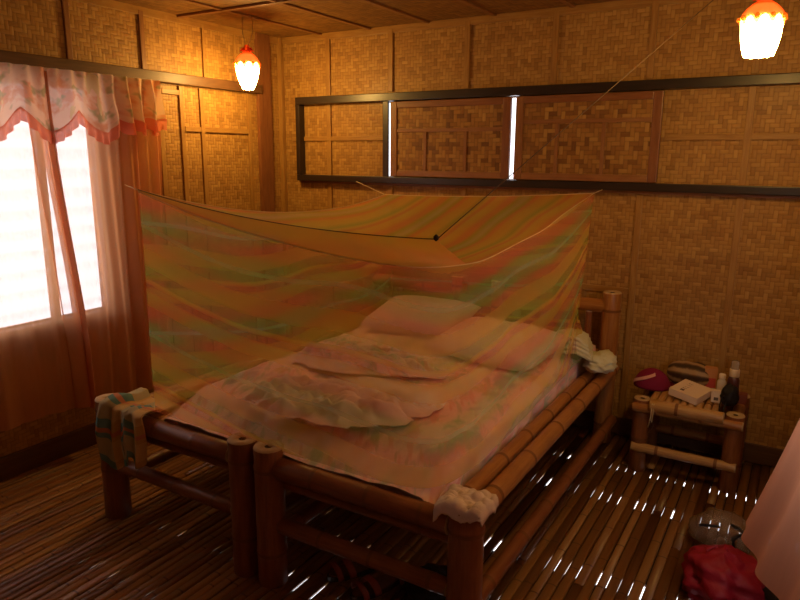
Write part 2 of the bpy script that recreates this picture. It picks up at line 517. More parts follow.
for (a, b) in ((YF, 1.38), (1.42, 1.72), (1.755, 2.2), (2.225, YB)):
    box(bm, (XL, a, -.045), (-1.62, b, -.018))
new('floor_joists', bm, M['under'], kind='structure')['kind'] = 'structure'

# ------------------------------------------------------------------ window in the left wall
bm = BM()
y0, z0, y1, z1 = WIN
win = bpy.data.objects.new('window_1', None); COL.objects.link(win); tag(win, kind='structure')
for nm, lo, hi in (('window_sill', (XL-.07, y0-.03, z0-.04), (XL+.035, y1+.03, z0)), ('window_head', (XL-.06, y0-.03, z1), (XL+.02, y1+.03, z1+.04)),
                   ('window_jamb', (XL-.06, y1-.005, z0), (XL+.015, y1+.035, z1)), ('window_jamb', (XL-.06, y0-.035, z0), (XL+.015, y0+.005, z1)),
                   ('window_mullion', (XL-.05, 1.965, z0), (XL-.005, 2.0, z1))):
    bm = BM(); bar(bm, lo, hi, 0, .004); new(nm, bm, M['window_wood'], win)
for a, b in ((y0+.02, 1.96), (2.005, y1-.02)):
    z = z0+.05
    while z < z1-.05:
        bm = BM()
        vs = box(bm, (-.003, a, -.055), (.003, b, .055), 0, .001)
        bmesh.ops.rotate(bm, verts=bm.verts, cent=(0, 0, 0), matrix=Matrix.Rotation(math.radians(62), 3, 'Y'))
        bmesh.ops.translate(bm, verts=bm.verts, vec=(XL-.03, 0, z))
        new('louvre_blade', bm, M['louvre'], win); z += .10
# right-hand window, outside the frame but letting its light in
win2 = bpy.data.objects.new('window_2', None); COL.objects.link(win2); tag(win2, kind='structure')
y0, z0, y1, z1 = WIN2
for nm, lo, hi in (('window_sill', (XR-.03, y0-.03, z0-.04), (XR+.07, y1+.03, z0)), ('window_head', (XR-.02, y0-.03, z1), (XR+.06, y1+.03, z1+.04)),
                   ('window_jamb', (XR-.015, y1-.005, z0), (XR+.06, y1+.035, z1)), ('window_jamb', (XR-.015, y0-.035, z0), (XR+.06, y0+.005, z1))):
    bm = BM(); bar(bm, lo, hi, 0, .004); new(nm, bm, M['window_wood'], win2)

# ------------------------------------------------------------------ shutter track and sliding shutters on the back wall
tr = thing('shutter_track', 'long dark brown wooden rail frame fixed across the woven back wall', 'window frame', (-1.5, YB, 1.7))
def prt(par, nm, lo, hi, mat, bev=.004):
    bm = BM(); bar(bm, lo, hi, 0, bev); o = new(nm, bm, M[mat], par)
    o.matrix_parent_inverse = Matrix.Translation(par.location).inverted(); return o
FD = .06
prt(tr, 'top_rail', (-3.125, YB-FD, 1.94), (XR, YB, 1.99), 'dark_wood')
prt(tr, 'bottom_rail', (-3.125, YB-FD, 1.42), (XR, YB, 1.462), 'dark_wood')
prt(tr, 'end_stile', (-3.125, YB-FD, 1.462), (-3.09, YB, 1.94), 'dark_wood')
prt(tr, 'stile', (-2.40, YB-FD+.002, 1.462), (-2.355, YB-FD+.014, 1.94), 'dark_wood')
prt(tr, 'lower_guide', (-3.125, YB-.035, 1.405), (XR, YB, 1.42), 'red_wood')
def shutter(x0, x1, lab, rail, muntins):
    s = thing('sliding_shutter', lab, 'shutter', ((x0+x1)/2, YB-.03, 1.464), 'woven shutters in the dark track')
    yA, yB = YB-.052, YB-.022
    w = .048
    prt(s, 'stile', (x0, yA, 1.466), (x0+w, yB, 1.934), 'pane_frame'); prt(s, 'stile', (x1-w, yA, 1.466), (x1, yB, 1.934), 'red_wood')
    prt(s, 'rail', (x0+w, yA, 1.894), (x1-w, yB, 1.934), 'red_wood'); prt(s, 'rail', (x0+w, yA, 1.466), (x1-w, yB, 1.504), 'pane_frame')
    bm = BM(); box(bm, (x0+w-.005, yA+.010, 1.50), (x1-w+.005, yB-.004, 1.90))
    o = new('woven_panel', bm, M['weave_dark'], s); o.matrix_parent_inverse = Matrix.Translation(s.location).inverted()
    prt(s, 'crossbar', (x0+w, yA+.002, rail-.011), (x1-w, yA+.012, rail+.011), 'pane_frame', .002)
    for q in muntins: prt(s, 'muntin', (q-.01, yA+.002, 1.504), (q+.01, yA+.012, rail-.011), 'pane_frame', .002)
shutter(-2.345, -1.522, 'left woven sliding shutter with low crossbar and two short uprights', 1.755, (-2.09, -1.81))
shutter(-1.49, -.685, 'right woven sliding shutter with red-brown end stile and high crossbar', 1.792, (-1.24, -.98))

# ------------------------------------------------------------------ pendant lamps
def lamp(x, y, zb, R, Hh, flat, lab):
    s = thing('pendant_lamp', lab, 'lamp', (x, y, zb), 'glowing egg lamps on wires')
    prof = []
    n = 22
    for i in range(n+1):
        t = i/n
        z = Hh*t
        if t < .68: r = R*math.sin(PI/2*min(1, (t+flat)/(.68+flat)))**(.72)
        else: r = R*math.cos(PI/2*((t-.68)/.32)*.78)**.8
        prof.append((max(r, .004), z))
    bm = BM(); lathe(bm, prof, 32, 0, close0=True, close1=True)
    for v in bm.verts:                                                 # gentle lobes of the moulded glass
        a = math.atan2(v.co.y, v.co.x); q = 1+.03*math.cos(10*a)
        v.co.x *= q; v.co.y *= q
        if flat > .1 and v.co.z < .02: v.co.z += .004*math.cos(10*a)
    for f in bm.faces:
        if f.calc_center_median().z > Hh*.71: f.material_index = 1
    new('glass_globe', bm, [M['lamp'], M['lamp_top']], s, True)
    # beaded crown with a scalloped edge
    bm = BM()
    def rad(z):
        for (r0, z0), (r1, z1) in zip(prof, prof[1:]):
            if z0 <= z <= z1: return r0+(r1-r0)*(z-z0)/(z1-z0)
        return prof[-1][0]
    def cf(u, v):
        a = 2*PI*u; low = Hh*(.66+.09*math.cos(9*a)); z = lerp(low, Hh*1.0, v); r = rad(z)*1.03+.003
        return (r*math.cos(a), r*math.sin(a), z+.002)
    grid(bm, 108, 8, cf); crown_o = solid(new('beaded_crown', bm, M['crown'], s, True), .002)
    bm = BM()                                                          # flared collar of petals
    def pf(u, v):
        a = 2*PI*u; r = lerp(R*.30, R*(.50+.16*math.cos(7*a)), v**1.5); return (r*math.cos(a), r*math.sin(a), Hh+.006+.032*v-.012*v*v*(1+math.cos(7*a)))
    grid(bm, 84, 6, pf)
    lathe(bm, [(R*.50, Hh-.004), (R*.34, Hh+.008), (R*.24, Hh+.02), (R*.2, Hh+.045), (.006, Hh+.05)], 16, close1=True)
    solid(new('collar', bm, M['crown'], s, True), .002)
    for i in range(9):
        a = 2*PI*(i+.5)/9; z = Hh*.72; r = rad(z)*1.03+.006
        bm = BM(); bmesh.ops.create_uvsphere(bm, u_segments=10, v_segments=8, radius=.0085, matrix=Matrix.Translation((r*math.cos(a), r*math.sin(a), z)))
        new('bead', bm, M['bead'], crown_o, True)
    top = H-zb
    for dx, dy in ((-.03, .0), (.035, .02)):
        bm = BM(); tube(bm, [(dx*.2, dy*.2, Hh+.045), (dx*.9, dy, Hh+.045+(top-Hh-.045)*.4), (dx*.9, dy*1.2, top-.03), (dx*.5, dy, top)], .0022)
        new('hanging_wire', bm, M['wire'], s, True)
    return s
lamp(-2.93, 3.08, 1.982, .068, .20, .20, 'small glowing egg lamp hanging at the corner above the left wall beam')
lamp(-.185, 2.56, 1.925, .060, .158, .62, 'glowing lamp hanging high at right before the shutter track')

# ------------------------------------------------------------------ beds
def make_bed(x0, x1, lab):
    b = thing('bamboo_bed', lab, 'bed', ((x0+x1)/2, 2.7, 0), 'twin bamboo bed frames')
    inv = Matrix.Translation(b.location).inverted()
    def P(nm, p0, p1, r, mat='bamboo', **k):
        bm = BM(); pole(bm, p0, p1, r, **k); o = new(nm, bm, BMATS(mat), b); o.matrix_parent_inverse = inv; return o
    yf, yb = 1.69, 3.66
    for x in (x0, x1):
        P('foot_post', (x, yf, -.002), (x, yf, .557), .057, 'bamboo_red', node=.3, taper=1.0)
    for x in (x0+.07, x1-.07):
        P('head_post', (x, yb, -.002), (x, yb, .875), .05, 'bamboo', node=.3, taper=1.0)
    P('foot_rail', (x0+.05, yf, .48), (x1-.05, yf, .48), .041, 'bamboo_red', node=.22)
    P('under_rail', (x0+.05, yf+.03, .405), (x1-.05, yf+.03, .405), .02, 'bamboo_red', node=.25)
    P('stretcher', (x0+.05, yf, .25), (x1-.05, yf, .25), .031, 'bamboo_red', node=.25)
    P('head_rail', (x0+.05, yb, .50), (x1-.05, yb, .50), .04)
    P('head_rail', (x0+.05, yb, .79), (x1-.05, yb, .79), .04)
    for s, x in ((1, x0), (-1, x1)):
        P('side_rail', (x-s*-.012, yf+.05, .475), (x-s*-.012, yb-.1, .475), .036, 'bamboo', node=.3)
        P('inner_rail', (x+s*.082, yf+.045, .488), (x+s*.082, yb-.04, .488), .029, 'bamboo', node=.28)
        P('side_stretcher', (x, yf+.05, .175), (x, yb-.09, .175), .029, 'bamboo_red', node=.28)
    n = 5
    for i in range(n):
        x = lerp(x0+.19, x1-.19, i/(n-1))
        P('headboard_spindle', (x, yb, .535), (x, yb, .755), .02, 'bamboo_red', node=.3, hollow=False, seg=12)
    bm = BM()
    y = yf+.09
    while y < yb-.1:
        bar(bm, (x0+.06, y, .425), (x1-.06, y+.045, .44), 0, .002); y += .055
    o = new('slat_deck', bm, M['bamboo'], b); o.matrix_parent_inverse = inv
    return b
make_bed(-2.508, -1.71, 'left bamboo bed frame with a checked towel over its foot post')
make_bed(-1.580, -.776, 'right bamboo bed frame with a white cloth on its foot post')

# mattress under a patterned sheet
MX0, MX1, MY0, MY1, MZ = -2.2, -.90, 1.705, 3.585, .61
mat = thing('mattress', 'wide mattress in a faded pink patterned sheet under the net', 'mattress', ((MX0+MX1)/2, 2.65, .442))
bm = BM()
def mf(u, v):
    # unrolled: top plus sides
    a = lerp(-.12, 1.12, u); b = lerp(-.0001, 1.1, v)
    x = lerp(MX0, MX1, max(0, min(1, a))); y = lerp(MY0, MY1, max(0, min(1, b)))
    d = max(0, -a, a-1)/.12; e = max(0, -b, b-1)/.1
    dd = max(d, e)
    if b < 0: d = 0; e = 0; dd = max(0, -a, a-1)/.12; y += .0
    z = MZ-dd*(MZ-.47)
    ins = .035*(1-min(1, dd*3))**2
    ex = .0
    if a < .04: ex = ins*(1-sstep(0, .04, max(a, 0)))
    z -= ex
    if a > .96: z -= ins*sstep(.96, 1, min(a, 1))
    z -= .090*(1-sstep(-.04, .16, max(b, 0)))*(1-dd) + (.10*min(1, -b*1.6) if b < 0 else 0)*0
    if dd == 0:
        z += .012*fbm(x*3.3, y*3.3) + .008*noise.noise(Vector((x*11, y*6, 2)))
        z += .008*math.sin((x+y*.6)*22)*max(0, noise.noise(Vector((x*2, y*2, 7))))
    else:
        w = .008*math.sin(x*40+y*37)*min(1, dd*2)
        if d >= e: x += w*(1 if a > 1 else -1)
        else: y += w*(1 if b > 1 else -1)
    return (x, y, z)
grid(bm, 130, 150, mf, lambda u, v: (u*1.6, v*2.2))
bmesh.ops.remove_doubles(bm, verts=bm.verts, dist=1e-5)
o = new('patterned_sheet', bm, M['sheet'], mat, True); o.matrix_parent_inverse = Matrix.Translation(mat.location).inverted()
bm = BM(); box(bm, (MX0+.012, 1.775, .443), (MX1-.012, MY1-.012, .545), 0, .03)
o = new('mattress_core', bm, M['pillow'], mat, True); o.matrix_parent_inverse = Matrix.Translation(mat.location).inverted()

def pillow(name, c, rz, tilt, L, Wd, T, matk, lab, cat='pillow', group=None, sd=0):
    bm = BM()
    for sgn in (1, -1):
        def f(u, v):
            a, b = u*2-1, v*2-1
            ed = max(0, (1-abs(a)**2.6))*max(0, (1-abs(b)**2.6))
            pin = 1-.07*(1-abs(a))*0 - .06*(abs(b)**2)*(1-abs(a))**1*0
            x = a*L/2*(1-.06*(1-b*b)*(abs(a)**3)); y = b*Wd/2*(1-.07*(1-a*a)*(abs(b)**3))
            z = sgn*T/2*ed**.42 + .010*fbm(x*9+sd, y*9, sd)*ed**.5
            return (x, y, z)
        grid(bm, 36, 28, f)
    bmesh.ops.remove_doubles(bm, verts=bm.verts, dist=.0005)
    bmesh.ops.recalc_face_normals(bm, faces=bm.faces)
    o = new(name, bm, M[matk], None, True, lab, cat, group)
    o.location = c; o.rotation_euler = (math.radians(tilt), 0, math.radians(rz)); return o
pillow('pillow', (-1.83, 3.27, .69), 4, 10, .58, .44, .15, 'pillow', 'pink pillow at the left head of the bed, farther from the camera', sd=3)
pillow('pillow', (-1.235, 2.99, .69), -8, 8, .60, .42, .15, 'pillow', 'plump pink pillow at the right head of the bed under the net', sd=8)

# crumpled sheet thrown on the mattress
def heap(name, cx, cy, rx, ry, rz, hgt, matk, lab, cat, sd, base=MZ, n=110, fr=1.0):
    bm = BM(); cr, sr = math.cos(rz), math.sin(rz)
    def mask(a, b):
        ang = math.atan2(b, a); r = math.hypot(a, b)
        return r/(.84+.20*noise.noise(Vector((math.cos(ang)*1.6, math.sin(ang)*1.6, sd)))+.08*noise.noise(Vector((math.cos(ang)*5, math.sin(ang)*5, sd+2))))
    def f(u, v):
        a, b = u*2.2-1.1, v*2.2-1.1
        q = mask(a, b); e = 1-sstep(.74, 1.0, q)
        wx = fbm(a*1.5+sd, b*1.5, sd)*.9
        wy = fbm(a*1.3+sd+7, b*1.3, sd+3)*1.1
        rid = .5+.5*math.sin((b*4.2+a*1.4+wx*1.6)*fr*2.6)
        rid2 = .5+.5*math.sin((b*7.5-a*3.4+wy*2.4)*fr*2.4+1)
        rid3 = .5+.5*math.sin((a*6.0+b*3.0+wx*2.6)*fr*2.2+2)
        amp = max(0, min(1, .5+1.1*noise.noise(Vector((a*1.9, b*1.9, sd+20)))))
        z = hgt*(.12+.42*rid**1.3*(.35+.65*amp)+.30*rid2**1.5*(1.1-.8*amp)+.20*rid3**2*(1-amp)+.30*(fbm(a*1.8, b*1.8, sd+9)+.2)+.03*fbm(a*8, b*8, sd))
        z = .006 + max(0, z)*e
        x, y = a*rx, b*ry
        x += .05*wx+.012*noise.noise(Vector((a*6, b*6, sd))); y += .04*wy+.012*noise.noise(Vector((a*6, b*6, sd+6)))
        return (cx+x*cr-y*sr, cy+x*sr+y*cr, base+.012+z)
    grid(bm, n, n, f, lambda u, v: (u, v), keep=lambda u, v: mask(u*2.2-1.1, v*2.2-1.1) < 1.0)
    return solid(new(name, bm, M[matk], None, True, lab, cat), .004, 1)
heap('crumpled_sheet', -1.50, 2.03, .43, .26, .35, .10, 'blanket', 'white crumpled top sheet heaped at the middle of the bed', 'sheet', 2.3, fr=1.75, n=150)
heap('blanket', -1.72, 2.50, .47, .19, .12, .085, 'sheet', 'rumpled pink and mauve blanket behind the white crumpled sheet', 'blanket', 5.1, fr=1.8, n=150)

# ------------------------------------------------------------------ mosquito net
net = thing('mosquito_net', 'translucent striped yellow and pink mosquito net hung over the bed', 'net', (-1.55, 2.7, .6))
ninv = Matrix.Translation(net.location).inverted()
def N(nm, bm, mk, sm=True):
    o = new(nm, bm, M[mk], net, sm); o.matrix_parent_inverse = ninv; return o
FL, FR, BR, BL = Vector((-2.215, 1.70, 1.462)), Vector((-.905, 1.70, 1.36)), Vector((-.985, 3.67, 1.405)), Vector((-2.335, 3.67, 1.35))
fl, fr_, br, bl = Vector((-2.215, 1.735, .55)), Vector((-.875, 1.735, .545)), Vector((-.90, 3.32, .59)), Vector((-2.215, 3.59, .60))
def edge(a, b, sag, seam=0.0, p=1.0):
    return lambda s: a.lerp(b, s)+Vector((0, 0, -sag*4*s*(1-s)))
E_f = edge(FL, FR, .035); E_b = edge(BR, BL, .015); E_l = edge(BL, FL, .10)
def spline(P):
    P = [Vector(p) for p in P]
    def f(t):
        i = min(int(t), len(P)-2); q = t-i
        a, b, c, d = P[max(i-1, 0)], P[i], P[i+1], P[min(i+2, len(P)-1)]
        return .5*(2*b+(c-a)*q+(2*a-5*b+4*c-d)*q*q+(3*b-3*c+d-a)*q**3)
    return f
seam = spline([FL-Vector((0, 0, .004)), (-1.881, 1.70, 1.376), (-1.58, 1.70, 1.323), (-1.33, 1.70, 1.291), (-1.10, 1.715, 1.27), (-.97, 1.78, 1.262),
               (-.925, 1.95, 1.253), (-.925, 2.13, 1.25), (-.93, 2.43, 1.272), (-.94, 2.75, 1.295), (-.955, 3.1, 1.345), BR])
foot = spline([(-2.215, 1.70, .548), (-1.88, 1.697, .543), (-1.58, 1.697, .543), (-1.33, 1.697, .543), (-1.08, 1.70, .543), (-.925, 1.75, .545),
               (-.875, 1.93, .545), (-.87, 2.13, .55), (-.87, 2.35, .56), (-.868, 2.6, .58), (-.868, 2.85, .59), (-.87, 3.05, .60)])
def ripple(p, n, s, t, sd, Lh):
    w = math.sin(PI*min(1, t))
    return p + n*(.010*math.sin(s*Lh*22+sd+2*noise.noise(Vector((s*6, t*2, sd))))*t*(1.15-t) + .03*noise.noise(Vector((s*3, t*2, sd)))*w)
def sheet(nm, A, B, n_of, mk, billow, sd, uoff, Lh, nu):
    bm = BM()
    def pt(s, t):
        n = n_of(s)
        return ripple(A(s).lerp(B(s), t), n, s, t, sd, Lh) + n*(billow*math.sin(PI*t)*math.sin(PI*s))
    grid(bm, nu, 44, pt, lambda s, t: (uoff+s*Lh, t*(A(s)-B(s)).length + .05))
    N(nm, bm, mk)
def n_skirt(s):
    d = seam(min(11, s*11+.3))-seam(max(0, s*11-.3)); return Vector((-d.y, d.x, 0)).normalized()
sheet('skirt_panel', lambda s: seam(s*11), lambda s: foot(s*11), n_skirt, 'net', .03, 1.0, 0, 3.2, 150)
b0, b1, b2 = Vector((-.87, 3.05, .60)), Vector((-1.0, 3.58, .60)), Vector((-2.215, 3.60, .60))
backfoot = spline([b0, (-.90, 3.42, .60), (-1.25, 3.60, .60), (-1.7, 3.61, .60), b2])
sheet('back_panel', E_b, lambda s: backfoot(s*4), lambda s: Vector((0, -1, 0)), 'net', .0, 3.0, 3.4, 1.4, 70)
sheet('left_panel', E_l, lambda s: b2.lerp(Vector((-2.215, 1.70, .548)), s), lambda s: Vector((1, 0, 0)), 'net', .03, 4.0, 4.8, 1.9, 70)
bm = BM(); grid(bm, 80, 8, lambda s, v: E_f(s).lerp(seam(s*6), v), lambda s, v: (s*1.3, v*.1)); N('top_band', bm, 'net_band')
bm = BM(); tube(bm, [seam(i/100*11) for i in range(101)], .0018, 5); N('band_seam', bm, 'string')
def E_r(t):
    if t < .13: return FR.lerp(seam(6), t/.13)
    return seam(6+(t-.13)/.87*5)
bm = BM()
def topf(s, t):
    F, B = E_f(s), E_b(1-s); Lf, Rt = E_l(1-t), E_r(t)
    p = F.lerp(B, t)+Lf.lerp(Rt, s)-(FL.lerp(FR, s).lerp(BL.lerp(BR, s), t))
    p.z -= .09*math.sin(PI*s)*math.sin(PI*t) - .012*noise.noise(Vector((s*5, t*4, 3)))*math.sin(PI*s)*math.sin(PI*t)
    return p
grid(bm, 60, 60, topf, lambda s, t: (t*1.97, s*1.3+.1)); N('top_panel', bm, 'net_top')
bm = BM(); tube(bm, [E_f(i/40)+Vector((0, 0, .002)) for i in range(41)], .0017, 6); N('hem_cord', bm, 'brown_cord')
for E in (E_b, E_l):
    bm = BM(); tube(bm, [E(i/40) for i in range(41)], .003, 6); N('hem_cord', bm, 'string')
WIRE_END = (-.273, 3.308, 2.398)
TIE_END = (-3.21, 2.38, 1.433)
def tie(a, b, sag, mk, r=.0025):
    a, b = Vector(a), Vector(b); bm = BM()
    tube(bm, [a.lerp(b, i/16)+Vector((0, 0, -sag*4*(i/16)*(1-i/16))) for i in range(17)], r, 6); N('tie_cord', bm, mk)
tie(FL, TIE_END, .0, 'string', .002)
tie(FR, WIRE_END, .0, 'brown_cord', .0016)
tie(BR, (-.96, 3.735, 1.422), 0, 'string')
tie(BL, (-2.60, 3.73, 1.425), 0, 'string')
bm = BM(); lathe(bm, [(.002, 0), (.008, .006), (.008, .014), (.002, .02)], 10, c=FR+Vector((0, 0, -.004))); N('knot', bm, 'cord')

# ------------------------------------------------------------------ curtains on the left window
rod = thing('curtain_rod', 'thin curtain rod above the left window under the wall beam', 'curtain rod', (XL+.075, 1.8, 1.985))
bm = BM(); tube(bm, [(0, -1.2, 0), (0, .85, 0)], .008, 10); new('pole', bm, M['wire'], rod, True)
for y in (-1.15, .83):
    bm = BM(); bar(bm, (-.075, y-.01, -.012), (.01, y+.01, -.009), 0, .001); new('bracket', bm, M['wire'], rod)
def strand(u): return 0 if u > .07 else .035*math.sin(u/.07*2*PI*3)
def hanging(name, lab, ya, yb, zt, zb, xo, amp, freq, matk, sd, edge=None, gather=None, n=(360, 40)):
    bm = BM()
    def f(u, v):
        y = lerp(ya, yb, u); z = lerp(zt, zb, v)
        if edge: y += edge(u, v)
        g = gather(u) if gather else 1.0
        ph = freq*u*2*PI+sd+1.3*noise.noise(Vector((u*4, v*1.2, sd)))
        x = xo + amp*g*(math.sin(ph)*(.35+.65*v)+.35*math.sin(ph*2.3+1))*(.6+.4*v) + .02*noise.noise(Vector((u*3, v*2, sd+5)))*v
        if xo > .0801+XL: x += strand(u)
        z += (.012*noise.noise(Vector((u*6, 0, sd))))*v
        return (x, y, z)
    grid(bm, n[0], n[1], f, lambda u, v: (u*(yb-ya), v*(zt-zb)))
    return bm
right_edge = lambda u, v: (-.5*min(u, .07)+.035*sstep(.05, .2, u)) + (1-u)*(.01+.08*sstep(.0, .9, v)) + u*(-.05*sstep(0, .9, v))
gath = lambda u: .45+1.2*sstep(.5, .8, u)+.9*(1-sstep(0, .10, u))
bm = hanging('c', '', 1.955, 2.66, 1.985, .245, XL+.085, .045, 4.6, 'curtain', 1.0, right_edge, gath)
new('curtain', bm, M['curtain'], None, True, 'right sheer peach curtain panel gathered beside the window jamb', 'curtain', 'sheer peach curtains')
bm = hanging('c', '', .92, 1.985, 1.985, .27, XL+.075, .018, 9, 'curtain', 4.0, lambda u, v: u*(-.02+.10*sstep(.0, .9, v)) + (0 if u < .93 else -.045*math.sin((u-.93)/.07*PI*3)*.5), lambda u: .5+1.8*sstep(.93, .96, u))
new('curtain', bm, M['curtain'], None, True, 'left sheer peach curtain panel cut by the left picture edge', 'curtain', 'sheer peach curtains')
# valance with scalloped ruffle
va = thing('valance', 'floral valance with coral scalloped ruffle across the window top', 'valance', (XL+.12, 1.8, 1.99))
vinv = Matrix.Translation(va.location).inverted()
def vlow(y):
    q = (y-1.83)/.29
    s = abs(math.sin(PI*q))
    z = 1.80-.105*s**1.2
    return z
def vx(y, v):
    g = sstep(2.26, 2.36, y)
    return XL+.125 + .012*math.sin(y*34)*(1-g)*(.3+.7*v) + .045*g*math.sin((y-2.3)*76+1.6*noise.noise(Vector((y*9, v*1.5, 3))))*(.45+.55*v) + .010*math.sin(y*85)*(1-v)
def vlow2(y):
    g = sstep(2.27, 2.36, y); return lerp(vlow(y), 1.765+.018*math.sin(y*70), g)
bm = BM(); grid(bm, 420, 14, lambda u, v: (vx(lerp(.92, 2.635, u), v), lerp(.92, 2.635, u), lerp(2.0, vlow2(lerp(.92, 2.635, u))+.0, v)), lambda u, v: (u*1.715, v*.25))
o = new('floral_cloth', bm, M['valance'], va, True); o.matrix_parent_inverse = vinv
bm = BM()
def rf(u, v):
    y = lerp(.92, 2.635, u); z = vlow2(y)+.012-.062*v
    return (vx(y, 1)+.004+.014*math.sin(y*150+1.5*math.sin(y*31))*v, y, z)
grid(bm, 700, 5, rf); o = new('ruffle', bm, M['ruffle'], va, True); o.matrix_parent_inverse = vinv

# curtain blowing in at the right, close to the camera
bm = BM()
def rc(u, v):
    y = lerp(.72, 2.0, u); z = lerp(1.92, .575+.02*(1-u), v)
    xe = .046+.205*(z-1.0)                     # far edge leans into the room
    xn = .22+.02*math.sin(z*3)
    k = sstep(.25, 1.0, u)
    x = lerp(xn, max(-.06, min(.24, xe)), k*v**.5 if v > 0 else 0)
    x = min(x, .27)
    x += .012*math.sin(u*46+2*noise.noise(Vector((u*3, v*2, 1))))*(.4+.6*v)*(1-.75*sstep(.9, 1, u))
    return (x, y, z)
grid(bm, 160, 50, rc, lambda u, v: (u*1.3, v*1.35))
new('curtain', bm, M['curtain_right'], None, True, 'salmon pink curtain billowing in at the right picture edge', 'curtain')
bm = BM(); tube(bm, [(.235, .6, 1.93), (.235, 2.12, 1.93)], .008, 10)
tag(new('curtain_rod', bm, M['wire'], None, True), 'thin rod carrying the salmon pink curtain on the right wall', 'curtain rod')

# ------------------------------------------------------------------ towel and cloths on the bed frames
bm = BM()
def tow(u, v):
    x = lerp(-2.465, -2.21, u)
    ln = .30 if u < .62 else .25
    ln += .03*math.sin(u*9)
    L0 = .14; s = lerp(-L0, ln, v)
    pinch = 1-.18*max(0, s)/.3
    x = -2.36+(x+2.36)*pinch + .012*math.sin(v*6+u*3)
    post = 1-sstep(.12, .30, u)                  # height of post top under the cloth's left part
    zt = lerp(.545, .572, post); rr = lerp(.05, .068, post)
    if s < -.05: y, z = 1.69+rr*.7+(-.05-s), zt-.004
    elif s < .05:
        a = (s+.05)/.10*PI/2*1.6
        y = 1.69+rr*.7-(rr*1.75)*(s+.05)/.10; z = zt+.012*math.sin((s+.05)/.10*PI)
    else:
        y = 1.69-rr*1.05-.004; z = zt-(s-.05)
        y -= .012*math.sin(u*22+s*8)*min(1, s*8) + .02*max(0, math.sin(u*11+.8))*min(1, (s-.05)*8)
    z += .006*noise.noise(Vector((u*8, v*8, 1)))
    return (x, y, z)
V = grid(bm, 60, 60, tow, lambda u, v: (u*.29, v*.46), keep=lambda u, v: not (.60 < u < .625 and v > .5))
solid(new('towel', bm, M['towel'], None, True, 'yellow and teal checked towel draped over the left foot post', 'towel'), .006, 0)

bm = BM()
def cap(u, v):
    a, b = u*2-1, v*2-1
    x = -.782+a*.08; y = 1.69+b*.072
    d = max(abs(x+.772)/.072, abs(y-1.69)/.072)
    z = .572
    hang = 0
    if b < -.62: hang = (-.62-b)*.10*(1.0+.55*noise.noise(Vector((a*1.6, 3, 1)))*2)
    if a > .86: hang = max(hang, (a-.86)*.26)
    if b < -.62: y = 1.69-.072*.68-(-.62-b)*.012
    if a > .86: x = -.782+.08*.88+(a-.86)*.03
    if x < -.835: z -= .03*sstep(.835, .885, -x)
    z += .016*fbm(a*1.8, b*1.8, 4)+.004*noise.noise(Vector((a*4, b*4, 1)))
    return (x, y, z-hang)
grid(bm, 40, 36, cap, lambda u, v: (u*.3, v*.2))
solid(new('cloth', bm, M['white_cloth'], None, True, 'white crumpled cloth lying on the right front foot post', 'cloth'), .006, 1)

# pale folded cloths on the bed rail by the headboard
def folded(name, c, rz, L, Wd, T, layers, lab, sd, arch=.03, tw=0.0):
    s = thing(name, lab, 'cloth', c, None, rz)
    for k in range(layers):
        bm = BM()
        def f(u, v):
            a, b = u*2-1, v*2-1
            x = a*L/2*(1-.08*k); y = b*Wd/2*(1-.05*k)
            z = T*(k+.5)+arch*(1-a*a)*(1-.3*b)+.006*fbm(a*2+sd+k, b*2, sd)+tw*b*a
            return (x, y, z)
        grid(bm, 24, 20, f, lambda u, v: (u*L, v*Wd)); solid(new('fold', bm, M['pale_cloth'], s, True), T*.85)
        m_ = s.children[-1].modifiers.new('b', 'BEVEL') if False else None
    return s
folded('folded_cloth', (-.945, 3.28, .60), .25, .21, .27, .022, 4, 'pale green folded cloth lying between net and headboard', 1.0)

def bag_lump(name, c, r, matk, lab, cat, sd, amp=.25, seg=(40, 28), flat=.0):
    bm = BM(); bmesh.ops.create_uvsphere(bm, u_segments=seg[0], v_segments=seg[1], radius=1)
    for v in bm.verts:
        d = v.co.normalized()
        q = 1+amp*(fbm(d.x*1.6+sd, d.y*1.6, d.z*1.6, 3)) + amp*.5*(1-abs(noise.noise(Vector((d.x*4, d.y*4, d.z*3+sd))))*2)
        v.co = Vector((d.x*q*r[0], d.y*q*r[1], max(-r[2]*.9, d.z*q*r[2])))
    zz = min(v.co.z for v in bm.verts)
    for v in bm.verts: v.co.z -= zz
    bmesh.ops.recalc_face_normals(bm, faces=bm.faces)
    o = new(name, bm, M[matk] if isinstance(matk, str) else matk, None, True, lab, cat); o.location = c; return o
bag_lump('rolled_cloth', (-.80, 3.31, .535), (.075, .10, .045), 'pale_cloth', 'small pale bunched cloth on the bed rail beside the folded cloth', 'cloth', 3.0, .3)

# ------------------------------------------------------------------ side table
st = thing('side_table', 'low bamboo side table against the back wall', 'table', (-.38, 3.56, 0))
sinv = Matrix.Translation(st.location).inverted()
def SP(nm, p0, p1, r, mat='bamboo', **k):
    bm = BM(); pole(bm, p0, p1, r, **k); o = new(nm, bm, BMATS(mat), st); o.matrix_parent_inverse = sinv
tx0, tx1, ty0, ty1 = -.595, -.165, 3.40, 3.71
for x in (tx0, tx1):
    for y in (ty0, ty1): SP('leg', (x, y, -.002), (x, y, .395), .042, 'bamboo_red', node=.25, taper=1.0)
SP('apron_rail', (tx0-.04, ty0-.04, .352), (tx1+.04, ty0-.04, .352), .024, 'bamboo', node=.2)
SP('front_edge_culm', (tx0+.045, ty0-.045, .378), (tx1-.045, ty0-.045, .378), .032, 'bamboo_yellow', node=.3)
SP('stretcher', (tx0-.03, ty0-.032, .135), (tx1+.03, ty0-.032, .135), .025, 'bamboo_yellow', node=.3)
SP('apron_rail', (tx0, ty1, .345), (tx1, ty1, .345), .03, 'bamboo', node=.2)
